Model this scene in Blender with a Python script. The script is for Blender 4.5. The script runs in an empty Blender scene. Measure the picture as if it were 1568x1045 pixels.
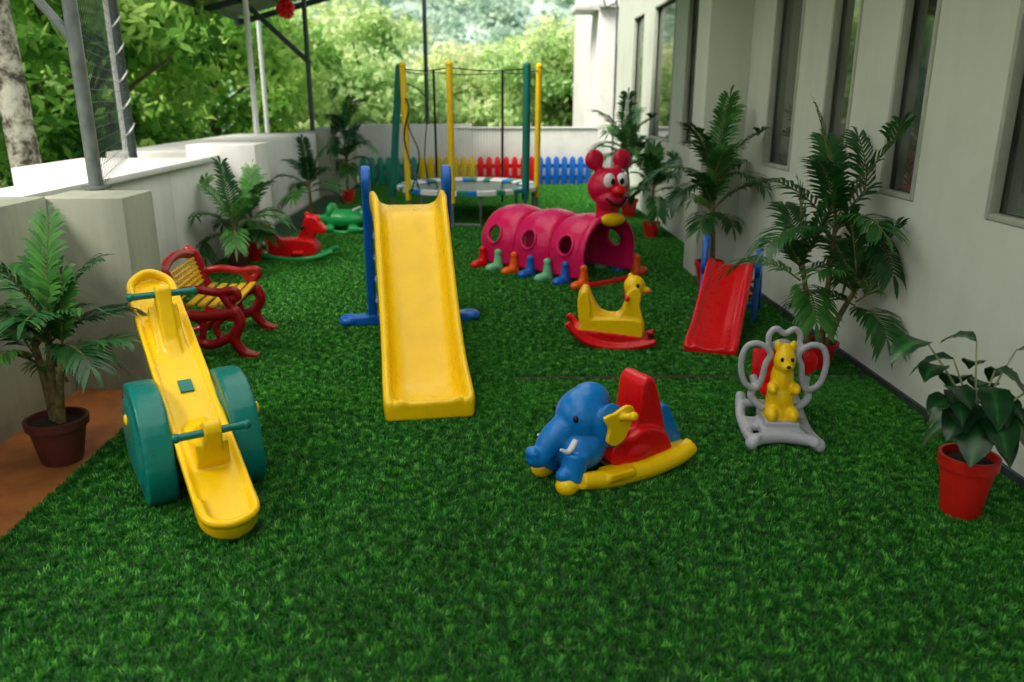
import bpy, bmesh, math, random
import numpy as np
from mathutils import Vector, Matrix, Euler
from mathutils import noise as mn
random.seed(7); rng=np.random.default_rng(7)
R=math.radians
sc=bpy.context.scene
col=sc.collection

# ---------------------------------------------------------------- materials
MATS={}
def nt(name):
    m=bpy.data.materials.new(name); m.use_nodes=True
    n=m.node_tree; b=n.nodes['Principled BSDF']
    return m,n,b
def noise(n,scale,detail=4,coord='Object',rough=.55):
    tc=n.nodes.new('ShaderNodeTexCoord') if coord!='Position' else n.nodes.new('ShaderNodeNewGeometry')
    t=n.nodes.new('ShaderNodeTexNoise'); t.inputs['Scale'].default_value=scale
    t.inputs['Detail'].default_value=detail; t.inputs['Roughness'].default_value=rough
    n.links.new(tc.outputs[coord],t.inputs['Vector']); return t
def ramp(n,fac,stops):
    r=n.nodes.new('ShaderNodeValToRGB'); e=r.color_ramp.elements
    while len(e)<len(stops): e.new(.5)
    for i,(p,c) in enumerate(stops):
        e[i].position=p; e[i].color=(*c,1)
    n.links.new(fac,r.inputs['Fac']); return r
def bump(n,b,h,strength,dist=.01):
    bp=n.nodes.new('ShaderNodeBump'); bp.inputs['Strength'].default_value=strength
    bp.inputs['Distance'].default_value=dist
    n.links.new(h,bp.inputs['Height']); n.links.new(bp.outputs['Normal'],b.inputs['Normal'])
def plastic(name,c,rough=.29):
    if name in MATS: return MATS[name]
    m,n,b=nt(name)
    t=noise(n,9,5,'Position')
    d=tuple(x*.93 for x in c); l=tuple(min(1,x*1.03) for x in c)
    r=ramp(n,t.outputs['Fac'],[(.3,d),(.55,c),(.8,l)])
    n.links.new(r.outputs['Color'],b.inputs['Base Color'])
    t2=noise(n,30,5,'Position')
    mr=n.nodes.new('ShaderNodeMapRange'); mr.inputs['To Min'].default_value=rough-.09; mr.inputs['To Max'].default_value=rough+.10
    n.links.new(t2.outputs['Fac'],mr.inputs['Value']); n.links.new(mr.outputs['Result'],b.inputs['Roughness'])
    b.inputs['Specular IOR Level'].default_value=.38
    t3=noise(n,140,2,'Position'); bump(n,b,t3.outputs['Fac'],.07,.002)
    MATS[name]=m; return m
def plaster(name,c,dirt=.75,scale=1.4):
    m,n,b=nt(name)
    t=noise(n,scale,8,'Position',.65)
    r=ramp(n,t.outputs['Fac'],[(.28,tuple(x*dirt for x in c)),(.5,c),(.75,tuple(min(1,x*1.05) for x in c))])
    g=n.nodes.new('ShaderNodeNewGeometry'); mp=n.nodes.new('ShaderNodeMapping')
    mp.inputs['Scale'].default_value=(7,7,.6); n.links.new(g.outputs['Position'],mp.inputs['Vector'])
    s=n.nodes.new('ShaderNodeTexNoise'); s.inputs['Scale'].default_value=1; s.inputs['Detail'].default_value=6
    n.links.new(mp.outputs['Vector'],s.inputs['Vector'])
    r2=ramp(n,s.outputs['Fac'],[(.3,(dirt,dirt,dirt*.97)),(.55,(1,1,1))])
    mx=n.nodes.new('ShaderNodeMixRGB'); mx.blend_type='MULTIPLY'; mx.inputs['Fac'].default_value=.45
    n.links.new(r.outputs['Color'],mx.inputs['Color1']); n.links.new(r2.outputs['Color'],mx.inputs['Color2'])
    n.links.new(mx.outputs['Color'],b.inputs['Base Color'])
    b.inputs['Roughness'].default_value=.7
    t3=noise(n,60,4,'Position'); bump(n,b,t3.outputs['Fac'],.2,.004)
    return m
def simple(name,c,rough=.6,metal=0,var=.25,scale=12):
    m,n,b=nt(name); t=noise(n,scale,5,'Position')
    r=ramp(n,t.outputs['Fac'],[(.3,tuple(x*(1-var) for x in c)),(.7,tuple(min(1,x*(1+var)) for x in c))])
    n.links.new(r.outputs['Color'],b.inputs['Base Color'])
    b.inputs['Roughness'].default_value=rough; b.inputs['Metallic'].default_value=metal
    return m
def leafmat(name,stops,rough=.45,trans=.35,cheap=False):
    m,n,b=nt(name)
    a=n.nodes.new('ShaderNodeAttribute'); a.attribute_name='v'
    r=ramp(n,a.outputs['Fac'],stops)
    if cheap:
        n.nodes.remove(b); b=n.nodes.new('ShaderNodeBsdfDiffuse'); n.links.new(r.outputs['Color'],b.inputs['Color'])
    else:
        n.links.new(r.outputs['Color'],b.inputs['Base Color']); b.inputs['Roughness'].default_value=rough
    tr=n.nodes.new('ShaderNodeBsdfTranslucent'); n.links.new(r.outputs['Color'],tr.inputs['Color'])
    mx=n.nodes.new('ShaderNodeMixShader'); mx.inputs['Fac'].default_value=trans
    n.links.new(b.outputs['BSDF'],mx.inputs[1]); n.links.new(tr.outputs['BSDF'],mx.inputs[2])
    n.links.new(mx.outputs['Shader'],n.nodes['Material Output'].inputs['Surface'])
    return m

YEL=plastic('plastic_yellow',(.93,.59,.002)); RED=plastic('plastic_red',(.72,.003,.007))
BLU=plastic('plastic_blue',(.005,.12,.52)); TEAL=plastic('plastic_teal',(.001,.17,.14))
MAG=plastic('plastic_magenta',(.72,.008,.11)); GRN=plastic('plastic_green',(.015,.33,.08))
ORG=plastic('plastic_orange',(.85,.12,.005)); GREY=plastic('plastic_grey',(.42,.44,.48))
WHT=plastic('plastic_white',(.80,.80,.80)); BLK=plastic('plastic_black',(.01,.01,.01),.25)
LBL=plastic('plastic_lightblue',(.004,.19,.58)); MAR=plastic('plastic_maroon',(.28,.003,.006)); DGR=plastic('foam_green',(.005,.15,.11),.6)
FYE=plastic('foam_yellow',(.84,.56,.006),.6); LGN=plastic('plastic_lightgreen',(.15,.55,.28)); PAD=plastic('pad_green',(.02,.22,.12),.4)
DYE=plastic('plastic_ochre',(.70,.42,.02)); FTE=plastic('fence_green',(.01,.30,.20),.4)
WALL=plaster('painted_wall',(.66,.72,.61),.90); WALL2=plaster('weathered_parapet',(.36,.39,.30),.6,2.2)
WHITE=plaster('white_wall',(.80,.81,.77),.82)
METAL=simple('galvanised_metal',(.22,.25,.25),.45,.6); DMETAL=simple('dark_metal',(.05,.07,.07),.5,.4)
FRAMEM=simple('window_frame_paint',(.44,.48,.40),.5,0,.1)
WPAINT=simple('white_paint_metal',(.75,.77,.76),.4,0,.08)
TERRA=simple('terracotta_floor',(.34,.11,.022),.7,0,.35,6)
SOIL=simple('soil',(.03,.018,.01),.95,0,.5,60)
POTR=plastic('pot_red',(.62,.015,.008),.4); POTB=plastic('pot_brown',(.12,.03,.02),.5)
TRUNK=simple('palm_stem',(.16,.13,.04),.8,0,.6,30); BARK=simple('bark',(.12,.095,.07),.9,0,.5,8)
def palebark():
    m,n,b=nt('mottled_bark'); t=noise(n,7,6,'Position',.7)
    r=ramp(n,t.outputs['Fac'],[(.40,(.07,.06,.045)),(.49,(.38,.35,.28)),(.6,(.66,.64,.56))])
    n.links.new(r.outputs['Color'],b.inputs['Base Color']); b.inputs['Roughness'].default_value=.9
    bump(n,b,t.outputs['Fac'],.6,.03); return m
PBARK=palebark()
GLASS,_n,_b=nt('window_glass')
_t=noise(_n,1.7,3,'Position'); _r=ramp(_n,_t.outputs['Fac'],[(.4,(.03,.045,.035)),(.6,(.10,.12,.095))]); _n.links.new(_r.outputs['Color'],_b.inputs['Base Color'])
_b.inputs['Roughness'].default_value=.04; _b.inputs['IOR'].default_value=2.6
DIFFUSER,_n,_b=nt('added_light_diffuser'); _n.nodes.remove(_b)  # translucent stuff invented for the unseen light diffuser overhead
_d=_n.nodes.new('ShaderNodeBsdfDiffuse'); _d.inputs['Color'].default_value=(.80,.82,.78,1)
_t=_n.nodes.new('ShaderNodeBsdfTranslucent'); _t.inputs['Color'].default_value=(.97,.98,.94,1)
_m=_n.nodes.new('ShaderNodeMixShader'); _m.inputs['Fac'].default_value=.94
_n.links.new(_d.outputs['BSDF'],_m.inputs[1]); _n.links.new(_t.outputs['BSDF'],_m.inputs[2]); _n.links.new(_m.outputs['Shader'],_n.nodes['Material Output'].inputs['Surface'])
PALM=leafmat('palm_leaf',[(0,(.008,.045,.012)),(.5,(.022,.125,.024)),(1,(.10,.32,.05))],.36,.2)
BROAD=leafmat('broad_leaf',[(0,(.005,.030,.012)),(.6,(.010,.076,.018)),(1,(.05,.22,.06))],.28,.15)
STEMG=simple('leaf_stem',(.30,.34,.16),.5); STEMO=simple('lower_stem',(.42,.20,.04),.7)

# ---------------------------------------------------------------- builders
def empty(name,loc=(0,0,0),rz=0,scale=1):
    e=bpy.data.objects.new(name,None); e.empty_display_size=.2
    e.location=loc; e.rotation_euler=(0,0,R(rz)); e.scale=(scale,)*3; col.objects.link(e); return e
def catmull(pts,closed=False,sub=6):
    P=[Vector(p) for p in pts]; n=len(P); out=[]
    rngi=range(n) if closed else range(n-1)
    for i in rngi:
        if closed: a,b,c,d=P[(i-1)%n],P[i],P[(i+1)%n],P[(i+2)%n]
        else: a,b,c,d=P[max(i-1,0)],P[i],P[i+1],P[min(i+2,n-1)]
        for k in range(sub):
            t=k/sub
            out.append(.5*((2*b)+(c-a)*t+(2*a-5*b+4*c-d)*t*t+(3*b-a-3*c+d)*t**3))
    if not closed: out.append(P[-1])
    return out
class B:
    def __init__(s,M=None): s.bm=bmesh.new(); s.M=M or Matrix()
    def add(s,geomverts,M):
        bmesh.ops.transform(s.bm,matrix=s.M@M,verts=geomverts)
    def ell(s,c,r,rot=(0,0,0),seg=24):
        if isinstance(r,(int,float)): r=(r,r,r)
        g=bmesh.ops.create_uvsphere(s.bm,u_segments=seg,v_segments=seg//2+2,radius=1)
        M=Matrix.Translation(c)@Euler(tuple(R(a) for a in rot)).to_matrix().to_4x4()@Matrix.Diagonal((*r,1))
        s.add(g['verts'],M); return s
    def box(s,c,size,rot=(0,0,0)):
        g=bmesh.ops.create_cube(s.bm,size=1)
        M=Matrix.Translation(c)@Euler(tuple(R(a) for a in rot)).to_matrix().to_4x4()@Matrix.Diagonal((*size,1))
        s.add(g['verts'],M); return s
    def cyl(s,p1,p2,r1,r2=None,seg=20):
        r2=r1 if r2 is None else r2
        p1=Vector(p1);p2=Vector(p2);d=p2-p1
        g=bmesh.ops.create_cone(s.bm,cap_ends=True,segments=seg,radius1=r1,radius2=r2,depth=d.length)
        M=Matrix.Translation((p1+p2)/2)@d.to_track_quat('Z','Y').to_matrix().to_4x4()
        s.add(g['verts'],M); return s
    def tube(s,pts,r,closed=False,seg=10,sub=6,smooth=True,flat=1.0):
        P=catmull(pts,closed,sub) if smooth else [Vector(p) for p in pts]
        n=len(P); rr=r if isinstance(r,(list,tuple)) else None
        rings=[]; prev=None
        for i,p in enumerate(P):
            if closed: t=(P[(i+1)%n]-P[i-1])
            else: t=(P[min(i+1,n-1)]-P[max(i-1,0)])
            t=t.normalized() if t.length>1e-9 else Vector((0,0,1))
            if prev is None:
                ref=Vector((0,0,1)) if abs(t.z)<.9 else Vector((0,1,0))
                u=t.cross(ref).normalized()
            else:
                u=(prev-t*prev.dot(t)).normalized()
            prev=u; v=t.cross(u)
            if rr:
                f=i/(n-1)*(len(rr)-1); k=min(int(f),len(rr)-2); rad=rr[k]+(rr[k+1]-rr[k])*(f-k)
            else: rad=r
            ring=[]
            for j in range(seg):
                a=2*math.pi*j/seg
                ring.append(s.bm.verts.new(s.M@(p+u*math.cos(a)*rad+v*math.sin(a)*rad*flat)))
            rings.append(ring)
        m=n if closed else n-1
        for i in range(m):
            A=rings[i];Bq=rings[(i+1)%n]
            for j in range(seg): s.bm.faces.new((A[j],A[(j+1)%seg],Bq[(j+1)%seg],Bq[j]))
        if not closed:
            s.bm.faces.new(list(reversed(rings[0]))); s.bm.faces.new(rings[-1])
        return s
    def prism(s,prof,y0,y1,smooth=4,axis='y'):
        pr=[(p[0],0,p[1]) for p in prof]
        P=catmull(pr,True,smooth) if smooth else [Vector(p) for p in pr]
        a=[];b=[]
        for p in P:
            if axis=='y': q0=Vector((p.x,y0,p.z));q1=Vector((p.x,y1,p.z))
            elif axis=='x': q0=Vector((y0,p.x,p.z));q1=Vector((y1,p.x,p.z))
            else: q0=Vector((p.x,p.z,y0));q1=Vector((p.x,p.z,y1))
            a.append(s.bm.verts.new(s.M@q0)); b.append(s.bm.verts.new(s.M@q1))
        n=len(P)
        s.bm.faces.new(a); s.bm.faces.new(list(reversed(b)))
        for i in range(n): s.bm.faces.new((a[i],b[i],b[(i+1)%n],a[(i+1)%n]))
        return s
    def loft(s,secs,cap=True,closed=True):
        rows=[[s.bm.verts.new(s.M@Vector(p)) for p in sec] for sec in secs]
        n=len(rows[0])
        for A,C in zip(rows,rows[1:]):
            for j in range(n if closed else n-1): s.bm.faces.new((A[j],A[(j+1)%n],C[(j+1)%n],C[j]))
        if cap: s.bm.faces.new(list(reversed(rows[0]))); s.bm.faces.new(rows[-1])
        return s
    def lathe(s,prof,c=(0,0,0),seg=32):
        rows=[]
        for r,z in prof:
            rows.append([s.bm.verts.new(s.M@(Vector(c)+Vector((r*math.cos(2*math.pi*j/seg),r*math.sin(2*math.pi*j/seg),z)))) for j in range(seg)])
        for A,C in zip(rows,rows[1:]):
            for j in range(seg): s.bm.faces.new((A[j],A[(j+1)%seg],C[(j+1)%seg],C[j]))
        s.bm.faces.new(list(reversed(rows[0]))); s.bm.faces.new(rows[-1]); return s
    def done(s,name,mat,parent=None,remesh=0,sm=4,bevel=0,flat=False,fn=None):
        bmesh.ops.recalc_face_normals(s.bm,faces=s.bm.faces)
        me=bpy.data.meshes.new(name); s.bm.to_mesh(me); s.bm.free()
        o=bpy.data.objects.new(name,me); col.objects.link(o); me.materials.append(mat)
        if parent: o.parent=parent
        if bevel:
            md=o.modifiers.new('b','BEVEL'); md.width=bevel; md.segments=2; md.limit_method='ANGLE'
        if remesh:
            md=o.modifiers.new('r','REMESH'); md.mode='VOXEL'; md.voxel_size=remesh; md.use_smooth_shade=True
            if sm:
                md=o.modifiers.new('s','SMOOTH'); md.iterations=sm; md.factor=.5
        elif not flat:
            me.polygons.foreach_set('use_smooth',[True]*len(me.polygons))
            md=o.modifiers.new('e','EDGE_SPLIT'); md.split_angle=R(38)
        return o
def arraymesh(name,V,F,mat,parent=None,v=None,smooth=False):
    V=np.asarray(V,dtype=np.float32);F=np.asarray(F,dtype=np.int32)
    me=bpy.data.meshes.new(name); k=F.shape[1]
    me.vertices.add(len(V)); me.vertices.foreach_set('co',V.ravel())
    me.loops.add(F.size); me.loops.foreach_set('vertex_index',F.ravel())
    me.polygons.add(len(F)); me.polygons.foreach_set('loop_start',np.arange(0,F.size,k,dtype=np.int32))
    me.polygons.foreach_set('loop_total',np.full(len(F),k,dtype=np.int32))
    if v is not None:
        a=me.attributes.new('v','FLOAT','POINT'); a.data.foreach_set('value',np.asarray(v,dtype=np.float32))
    me.update(calc_edges=True); me.validate()
    if smooth: me.polygons.foreach_set('use_smooth',[True]*len(me.polygons))
    me.materials.append(mat); o=bpy.data.objects.new(name,me); col.objects.link(o)
    if parent: o.parent=parent
    return o

# ---------------------------------------------------------------- setting : ground, terrace
GR=simple('wild_ground',(.10,.16,.04),.95,0,.5,.6)
b=B(); b.box((0,60,-3.25),(600,600,.1)); b.done('ground',GR,flat=True)
b=B(); b.box((-1.0,6.2,-1.605),(6.6,19.8,3.19)); b.done('terrace_slab',WALL2,flat=True)
b=B(); b.box((-2.1,.9,-.003),(.55,7.6,.012)); b.done('terracotta_floor',TERRA,flat=True)

m,n,bs=nt('turf_base'); t=noise(n,30,5,'Position')
r=ramp(n,t.outputs['Fac'],[(.3,(.006,.035,.006)),(.7,(.016,.085,.014))]); n.links.new(r.outputs['Color'],bs.inputs['Base Color']); bs.inputs['Roughness'].default_value=.9
TB=m
turf=empty('artificial_grass')
b=B()
b.box((.215,-.0,.002),(4.13,8.8,.008)); b.box((-.27,10.1,.002),(5.06,11.4,.008)); b.done('turf_backing',TB,turf,flat=True)
b=B(); b.box((1.2,4.5,.008),(2.1,.035,.006)); b.done('seam_gap',SOIL,turf,flat=True)
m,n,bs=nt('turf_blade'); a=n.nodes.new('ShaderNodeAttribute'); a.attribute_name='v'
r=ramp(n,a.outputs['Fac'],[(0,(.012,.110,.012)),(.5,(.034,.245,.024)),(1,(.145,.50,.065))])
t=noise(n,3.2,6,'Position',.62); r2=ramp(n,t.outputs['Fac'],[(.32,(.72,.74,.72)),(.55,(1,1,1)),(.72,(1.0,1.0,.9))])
mx=n.nodes.new('ShaderNodeMixRGB'); mx.blend_type='MULTIPLY'; mx.inputs['Fac'].default_value=1
n.links.new(r.outputs['Color'],mx.inputs['Color1']); n.links.new(r2.outputs['Color'],mx.inputs['Color2'])
n.nodes.remove(bs)
df=n.nodes.new('ShaderNodeBsdfDiffuse'); n.links.new(mx.outputs['Color'],df.inputs['Color'])
gl=n.nodes.new('ShaderNodeBsdfGlossy'); gl.inputs['Roughness'].default_value=.45; gl.inputs['Color'].default_value=(.7,.95,.7,1)
ms=n.nodes.new('ShaderNodeMixShader'); ms.inputs['Fac'].default_value=.03
n.links.new(df.outputs['BSDF'],ms.inputs[1]); n.links.new(gl.outputs['BSDF'],ms.inputs[2]); n.links.new(ms.outputs['Shader'],n.nodes['Material Output'].inputs['Surface'])
TBL=m
PS=.5
def patch(k,N,wm=1.0,rows=5):
    x=rng.uniform(0,PS,N);y=rng.uniform(0,PS,N)
    ang=np.empty(N);am=np.empty(N);vv=np.empty(N)
    for i in range(N):
        p=Vector((x[i]*20+k*31,y[i]*20,0)); q=Vector((x[i]*30,y[i]*30+k*17,5))
        nz=mn.noise_vector(p); ang[i]=math.atan2(nz.y,nz.x); am[i]=min(1,abs(mn.noise(q))*1.6+.2); vv[i]=.47+1.0*mn.noise(q+Vector((9,3,1)))
    ang+=rng.normal(0,1.0,N); h=rng.uniform(.017,.025,N)*(1-.15*am)
    lean=am*rng.uniform(.3,1.2,N)*.022
    w=rng.uniform(.0015,.0025,N)*wm; th=rng.uniform(0,math.pi,N)
    dx=np.cos(th)*w;dy=np.sin(th)*w; lx=np.cos(ang)*lean;ly=np.sin(ang)*lean
    V=np.zeros((N,5,3))
    V[:,0]=np.stack([x-dx,y-dy,np.zeros(N)],1);V[:,1]=np.stack([x+dx,y+dy,np.zeros(N)],1)
    V[:,2]=np.stack([x+dx*.9+lx*.35,y+dy*.9+ly*.35,h*.6],1);V[:,3]=np.stack([x-dx*.9+lx*.35,y-dy*.9+ly*.35,h*.6],1)
    V[:,4]=np.stack([x+lx,y+ly,h],1)
    V[:,:,0]-=PS/2;V[:,:,1]-=PS/2
    base=(np.arange(N)*5)[:,None]
    F=np.concatenate([base+np.array([0,1,2]),base+np.array([0,2,3]),base+np.array([3,2,4])])
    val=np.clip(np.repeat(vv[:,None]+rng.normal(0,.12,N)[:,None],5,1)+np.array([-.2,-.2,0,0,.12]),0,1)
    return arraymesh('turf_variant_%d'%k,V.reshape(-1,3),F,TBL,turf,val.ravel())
NEARV=[patch(k,5600) for k in range(6)]; FARV=[patch(10+k,1900,1.9) for k in range(3)]
cnt=0
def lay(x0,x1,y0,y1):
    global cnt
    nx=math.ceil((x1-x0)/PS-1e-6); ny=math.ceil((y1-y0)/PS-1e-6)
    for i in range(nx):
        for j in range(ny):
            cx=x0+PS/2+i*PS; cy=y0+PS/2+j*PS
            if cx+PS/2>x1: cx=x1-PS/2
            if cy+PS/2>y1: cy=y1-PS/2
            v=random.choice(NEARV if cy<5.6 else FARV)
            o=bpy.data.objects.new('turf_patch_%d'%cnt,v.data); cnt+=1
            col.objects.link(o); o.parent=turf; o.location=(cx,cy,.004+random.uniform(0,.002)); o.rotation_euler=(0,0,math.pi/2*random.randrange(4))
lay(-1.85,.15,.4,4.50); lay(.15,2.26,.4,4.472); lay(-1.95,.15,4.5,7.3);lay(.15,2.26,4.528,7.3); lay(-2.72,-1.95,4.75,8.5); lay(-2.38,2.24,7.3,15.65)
for v in NEARV+FARV: bpy.data.objects.remove(v)

# ---------------------------------------------------------------- left parapet
e=empty('parapet_wall')
b=B(); b.box((-2.68,.55,.54),(.64,7.7,1.12)); b.done('near_section',WALL2,e,bevel=.01)
b=B(); b.box((-2.19,4.6,.54),(.46,.40,1.1)); b.done('end_pier',WALL2,e,bevel=.008)
b=B(); b.box((-3.02,5.99,.51),(.50,2.42,1.03)); b.box((-3.45,7.84,.51),(1.36,1.26,1.028)); b.box((-2.80,6.62,1.03),(.16,3.7,.05)); b.done('middle_section',WHITE,e,bevel=.01)
b=B(); b.box((-2.73,8.75,.57),(.70,.5,1.16)); b.done('middle_pier',WHITE,e,bevel=.008)
b=B(); b.box((-3.5,11.5,.52),(1.24,5.0,1.06)); b.done('far_section',WHITE,e,bevel=.01)
b=B(); b.box((-2.85,14.95,.54),(.66,1.9,1.10)); b.done('far_pier',WALL2,e,bevel=.008)
e=empty('end_wall')
b=B(); b.box((.12,15.98,.52),(4.0,.16,1.06)); b.box((-1.4,16.02,.56),(2.2,.26,1.14)); b.box((.75,15.98,1.065),(2.7,.22,.03)); b.done('wall_body',WHITE,e,bevel=.006)

# posts and roof
e=empty('roof_canopy')
b=B()
b.cyl((-2.30,4.85,1.08),(-2.30,4.85,3.62),.040); b.cyl((-2.3,4.85,1.9),(-3.1,4.95,2.9),.026)
b.cyl((-2.3,4.85,1.095),(-2.3,4.85,1.11),.08)
b.done('near_post',METAL,e)
b=B()
for x,y,z in [(-3.7,8.7,1.0),(-2.95,14.1,1.08),(-1.15,16.05,1.13)]: b.cyl((x,y,z),(x,y,3.75),.04)
b.box((-3.55,14.1,2.75),(1.75,.06,.08),(0,43.0,0)); 
b.done('dark_posts',DMETAL,e)
b=B()
for k in range(9):
    z=1.3+k*.26
    b.tube([(-3.7+.048*math.cos(a),8.7+.048*math.sin(a),z+.06*math.sin(a+.8)) for a in [i*math.pi/5 for i in range(10)]],.008,True,6,2)
b.done('cable_ties',WPAINT,e)
b=B()
for x,y in [(-3.95,9.15),(-3.75,13.6),(-4.6,17.5)]: b.cyl((x,y,-.5),(x,y,3.3),.045)
b.done('white_posts',WPAINT,e)
def sheet(nm,x0,x1,y0,y1,mt):
    b=B(); nn=int((x1-x0)*24)
    secs=[[(x0+(x1-x0)*i/nn,y,3.05+(x0+(x1-x0)*i/nn+4.7)*.26+.010*math.cos(i*math.pi)) for i in range(nn+1)] for y in (y0,y1)]
    b.loft(secs,cap=False,closed=False); return b.done(nm,mt,e)
ro=sheet('roof_sheet',-4.7,-1.6,9.5,16.3,METAL); ro.modifiers.new('t','SOLIDIFY').thickness=.004
sheet('added_diffuser_sheet',-1.98,2.26,-3.5,9.48,DIFFUSER); sheet('added_shade_sheet',-3.5,-2.0,-3.5,9.48,METAL)  # both added out of view: diffuser softens daylight, metal sheet darkens left side
b=B()
for y in (9.6,11.8,14.1,16.2): b.box((-3.15,y,3.34),(3.2,.06,.1),(0,-14.6,0))
for y in (-3.2,.5,4.2,7.9): b.box((-1.02,y,3.90),(6.7,.07,.12),(0,-14.6,0))
for k in range(4): b.box((-4.6+k*.95,12.9,2.99+k*.95*.26+.02),(.05,6.7,.06))
b.done('roof_beams',DMETAL,e)
b=B()
for k in range(34):
    y=4.95+k*.11; b.cyl((-2.32-(y-4.85)*.36,y,1.05),(-2.32-(y-4.85)*.36,y,3.3),.0022,seg=4)
for k in range(28):
    z=1.1+k*.08; b.cyl((-2.32,4.85,z),(-3.68,8.7,z),.0022,seg=4)
b.done('wire_mesh',DMETAL,e)

e=empty('hanging_pompom',(-3.04,13.2,2.90))
b=B()
for k in range(70):
    d=Vector((random.gauss(0,1),random.gauss(0,1),random.gauss(0,1))).normalized()
    b.ell(d*.11,(.045,.045,.012),(random.uniform(0,180),random.uniform(0,180),0),8)
b.ell((0,0,0),.1); b.done('paper_petals',RED,e)
b=B(); b.cyl((0,0,0),(0,0,.5),.003); b.done('string',DMETAL,e)

# ---------------------------------------------------------------- right building
e=empty('school_building')
wins=[(1.2,2.2),(2.75,3.62),(4.27,4.66),(5.17,5.60),(6.12,6.72),(8.0,8.35),(9.15,9.65),(10.3,11.6),(12.3,13.2)]
b=B()
b.box((4.28,5.4,-1.07),(4.0,18.8,4.28)); b.box((4.28,5.4,3.9),(4.0,18.8,2.2))
ys=[-4.0]+[v for w in wins for v in w]+[14.8]
for i in range(0,len(ys),2):
    b.box((2.43,(ys[i]+ys[i+1])/2,1.935),(.30,ys[i+1]-ys[i],1.73))
b.done('walls',WALL,e,flat=True)
b=B(); b.box((2.095,7.5,1.5),(.37,.42,3.4)); b.done('pilaster',WALL,e,bevel=.006)
b=B()
b.box((1.48,3.2,3.15),(1.58,15.0,.16)); b.done('added_shade_slab',WALL,e,bevel=.01)  # added out of view to shade the upper wall
b=B();g=B()
for a,c in wins:
    mid=(a+c)/2;w=c-a
    g.box((2.34,mid,1.935),(.01,w,1.73))
    fr=.03
    b.box((2.295,a+fr/2+.001,1.935),(.05,fr,1.72));b.box((2.295,c-fr/2-.001,1.935),(.05,fr,1.72))
    b.box((2.295,mid,1.07+fr/2+.003),(.045,w-2*fr-.004,fr));b.box((2.295,mid,2.8-fr/2-.003),(.045,w-2*fr-.004,fr))
b.done('window_frames',FRAMEM,e,bevel=.003); g.done('window_glass',GLASS,e,flat=True)
b=B(); b.box((2.27,1.65,.025),(.02,11.2,.05)); b.done('skirting',DMETAL,e,flat=True)
e=empty('white_annex_building')
b=B(); b.box((4.2,18.6,.8),(4.1,4.6,8.0)); b.done('walls',WHITE,e,bevel=.01)
b=B(); b.box((1.95,16.9,3.28),(.5,1.0,.12)); b.box((4.2,16.24,3.3),(4.2,.1,.1)); b.done('ledge',WHITE,e,bevel=.008)
b=B(); b.box((2.55,16.285,2.0),(.10,.03,1.2)); b.done('window',GLASS,e)
b=B(); b.tube([(2.2,16.2,3.4),(2.25,16.2,3.25),(2.4,16.2,3.3),(2.46,16.2,3.1),(2.46,16.2,.2)],.02); b.done('drain_pipe',METAL,e)

# ---------------------------------------------------------------- plastic picket fence
e=empty('picket_fence',(0,15.72,0))
pan=[(FTE,-2.45,-1.33,'green_panel'),(FYE,-1.33,-.22,'yellow_panel'),(RED,-.22,.93,'red_panel'),(BLU,.93,2.02,'blue_panel')]
for mt,x0,x1,nm in pan:
    b=B(); npk=7; p=(x1-x0)/npk
    for i in range(npk):
        x=x0+p*(i+.5); w=.058
        prof=[(x-w,.02),(x-w,.44),(x-w*.9,.49),(x-w*.45,.53),(x,.545),(x+w*.45,.53),(x+w*.9,.49),(x+w,.44),(x+w,.02)]
        b.prism(prof,-.018,.018,0)
    for z in (.14,.36): b.box(((x0+x1)/2,.032,z),(x1-x0-.01,.024,.08))
    b.box((x0+.0,.02,.03),(.06,.2,.04))
    b.done(nm,mt,e,bevel=.006)

# ---------------------------------------------------------------- trampoline
e=empty('trampoline',(-.27,11.3,0))
RR=.95;zf=.43
b=B(); b.tube([(RR*math.cos(a*math.pi/8),RR*math.sin(a*math.pi/8),zf) for a in range(16)],.022,True,8,2)
for k in range(3):
    a=R(-105+120*k); da=R(26)
    p=[(.90*math.cos(a-da),.90*math.sin(a-da),zf),(.92*math.cos(a-da),.92*math.sin(a-da),.03),(.92*math.cos(a+da),.92*math.sin(a+da),.03),(.90*math.cos(a+da),.90*math.sin(a+da),zf)]
    b.tube(p,.02,False,8,1,False)
b.done('frame',METAL,e)
b=B(); b.lathe([(.001,zf+.004),(.78,zf+.0),(.78,zf-.006),(.001,zf-.004)]); b.done('jump_mat',BLK,e)
segs=[(LBL,'blue_pad'),(WHT,'white_pad'),(PAD,'green_pad')]
bb=[B(),B(),B()]
for k in range(48):
    a0=k*math.pi/24;a1=(k+1)*math.pi/24; q=bb[[0,1,1,2,1,2][k%6]]
    def P_(r_,a_,z_): return (r_*math.cos(a_),r_*math.sin(a_),z_)
    q.loft([[P_(.77,aa,zf+.012),P_(.80,aa,zf+.03),(P_(.95,aa,zf+.045)),P_(.99,aa,zf+.03),P_(.99,aa,zf-.02),P_(.77,aa,zf+.004)] for aa in (a0,a1)])
for q,(mt,nm) in zip(bb,segs): q.done(nm,mt,e)
poles=[(-172,DGR),(-143,FYE),(-101,FYE),(-38,DGR),(-16,FYE),(60,BLK),(120,BLK)]
tops=[]
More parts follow.
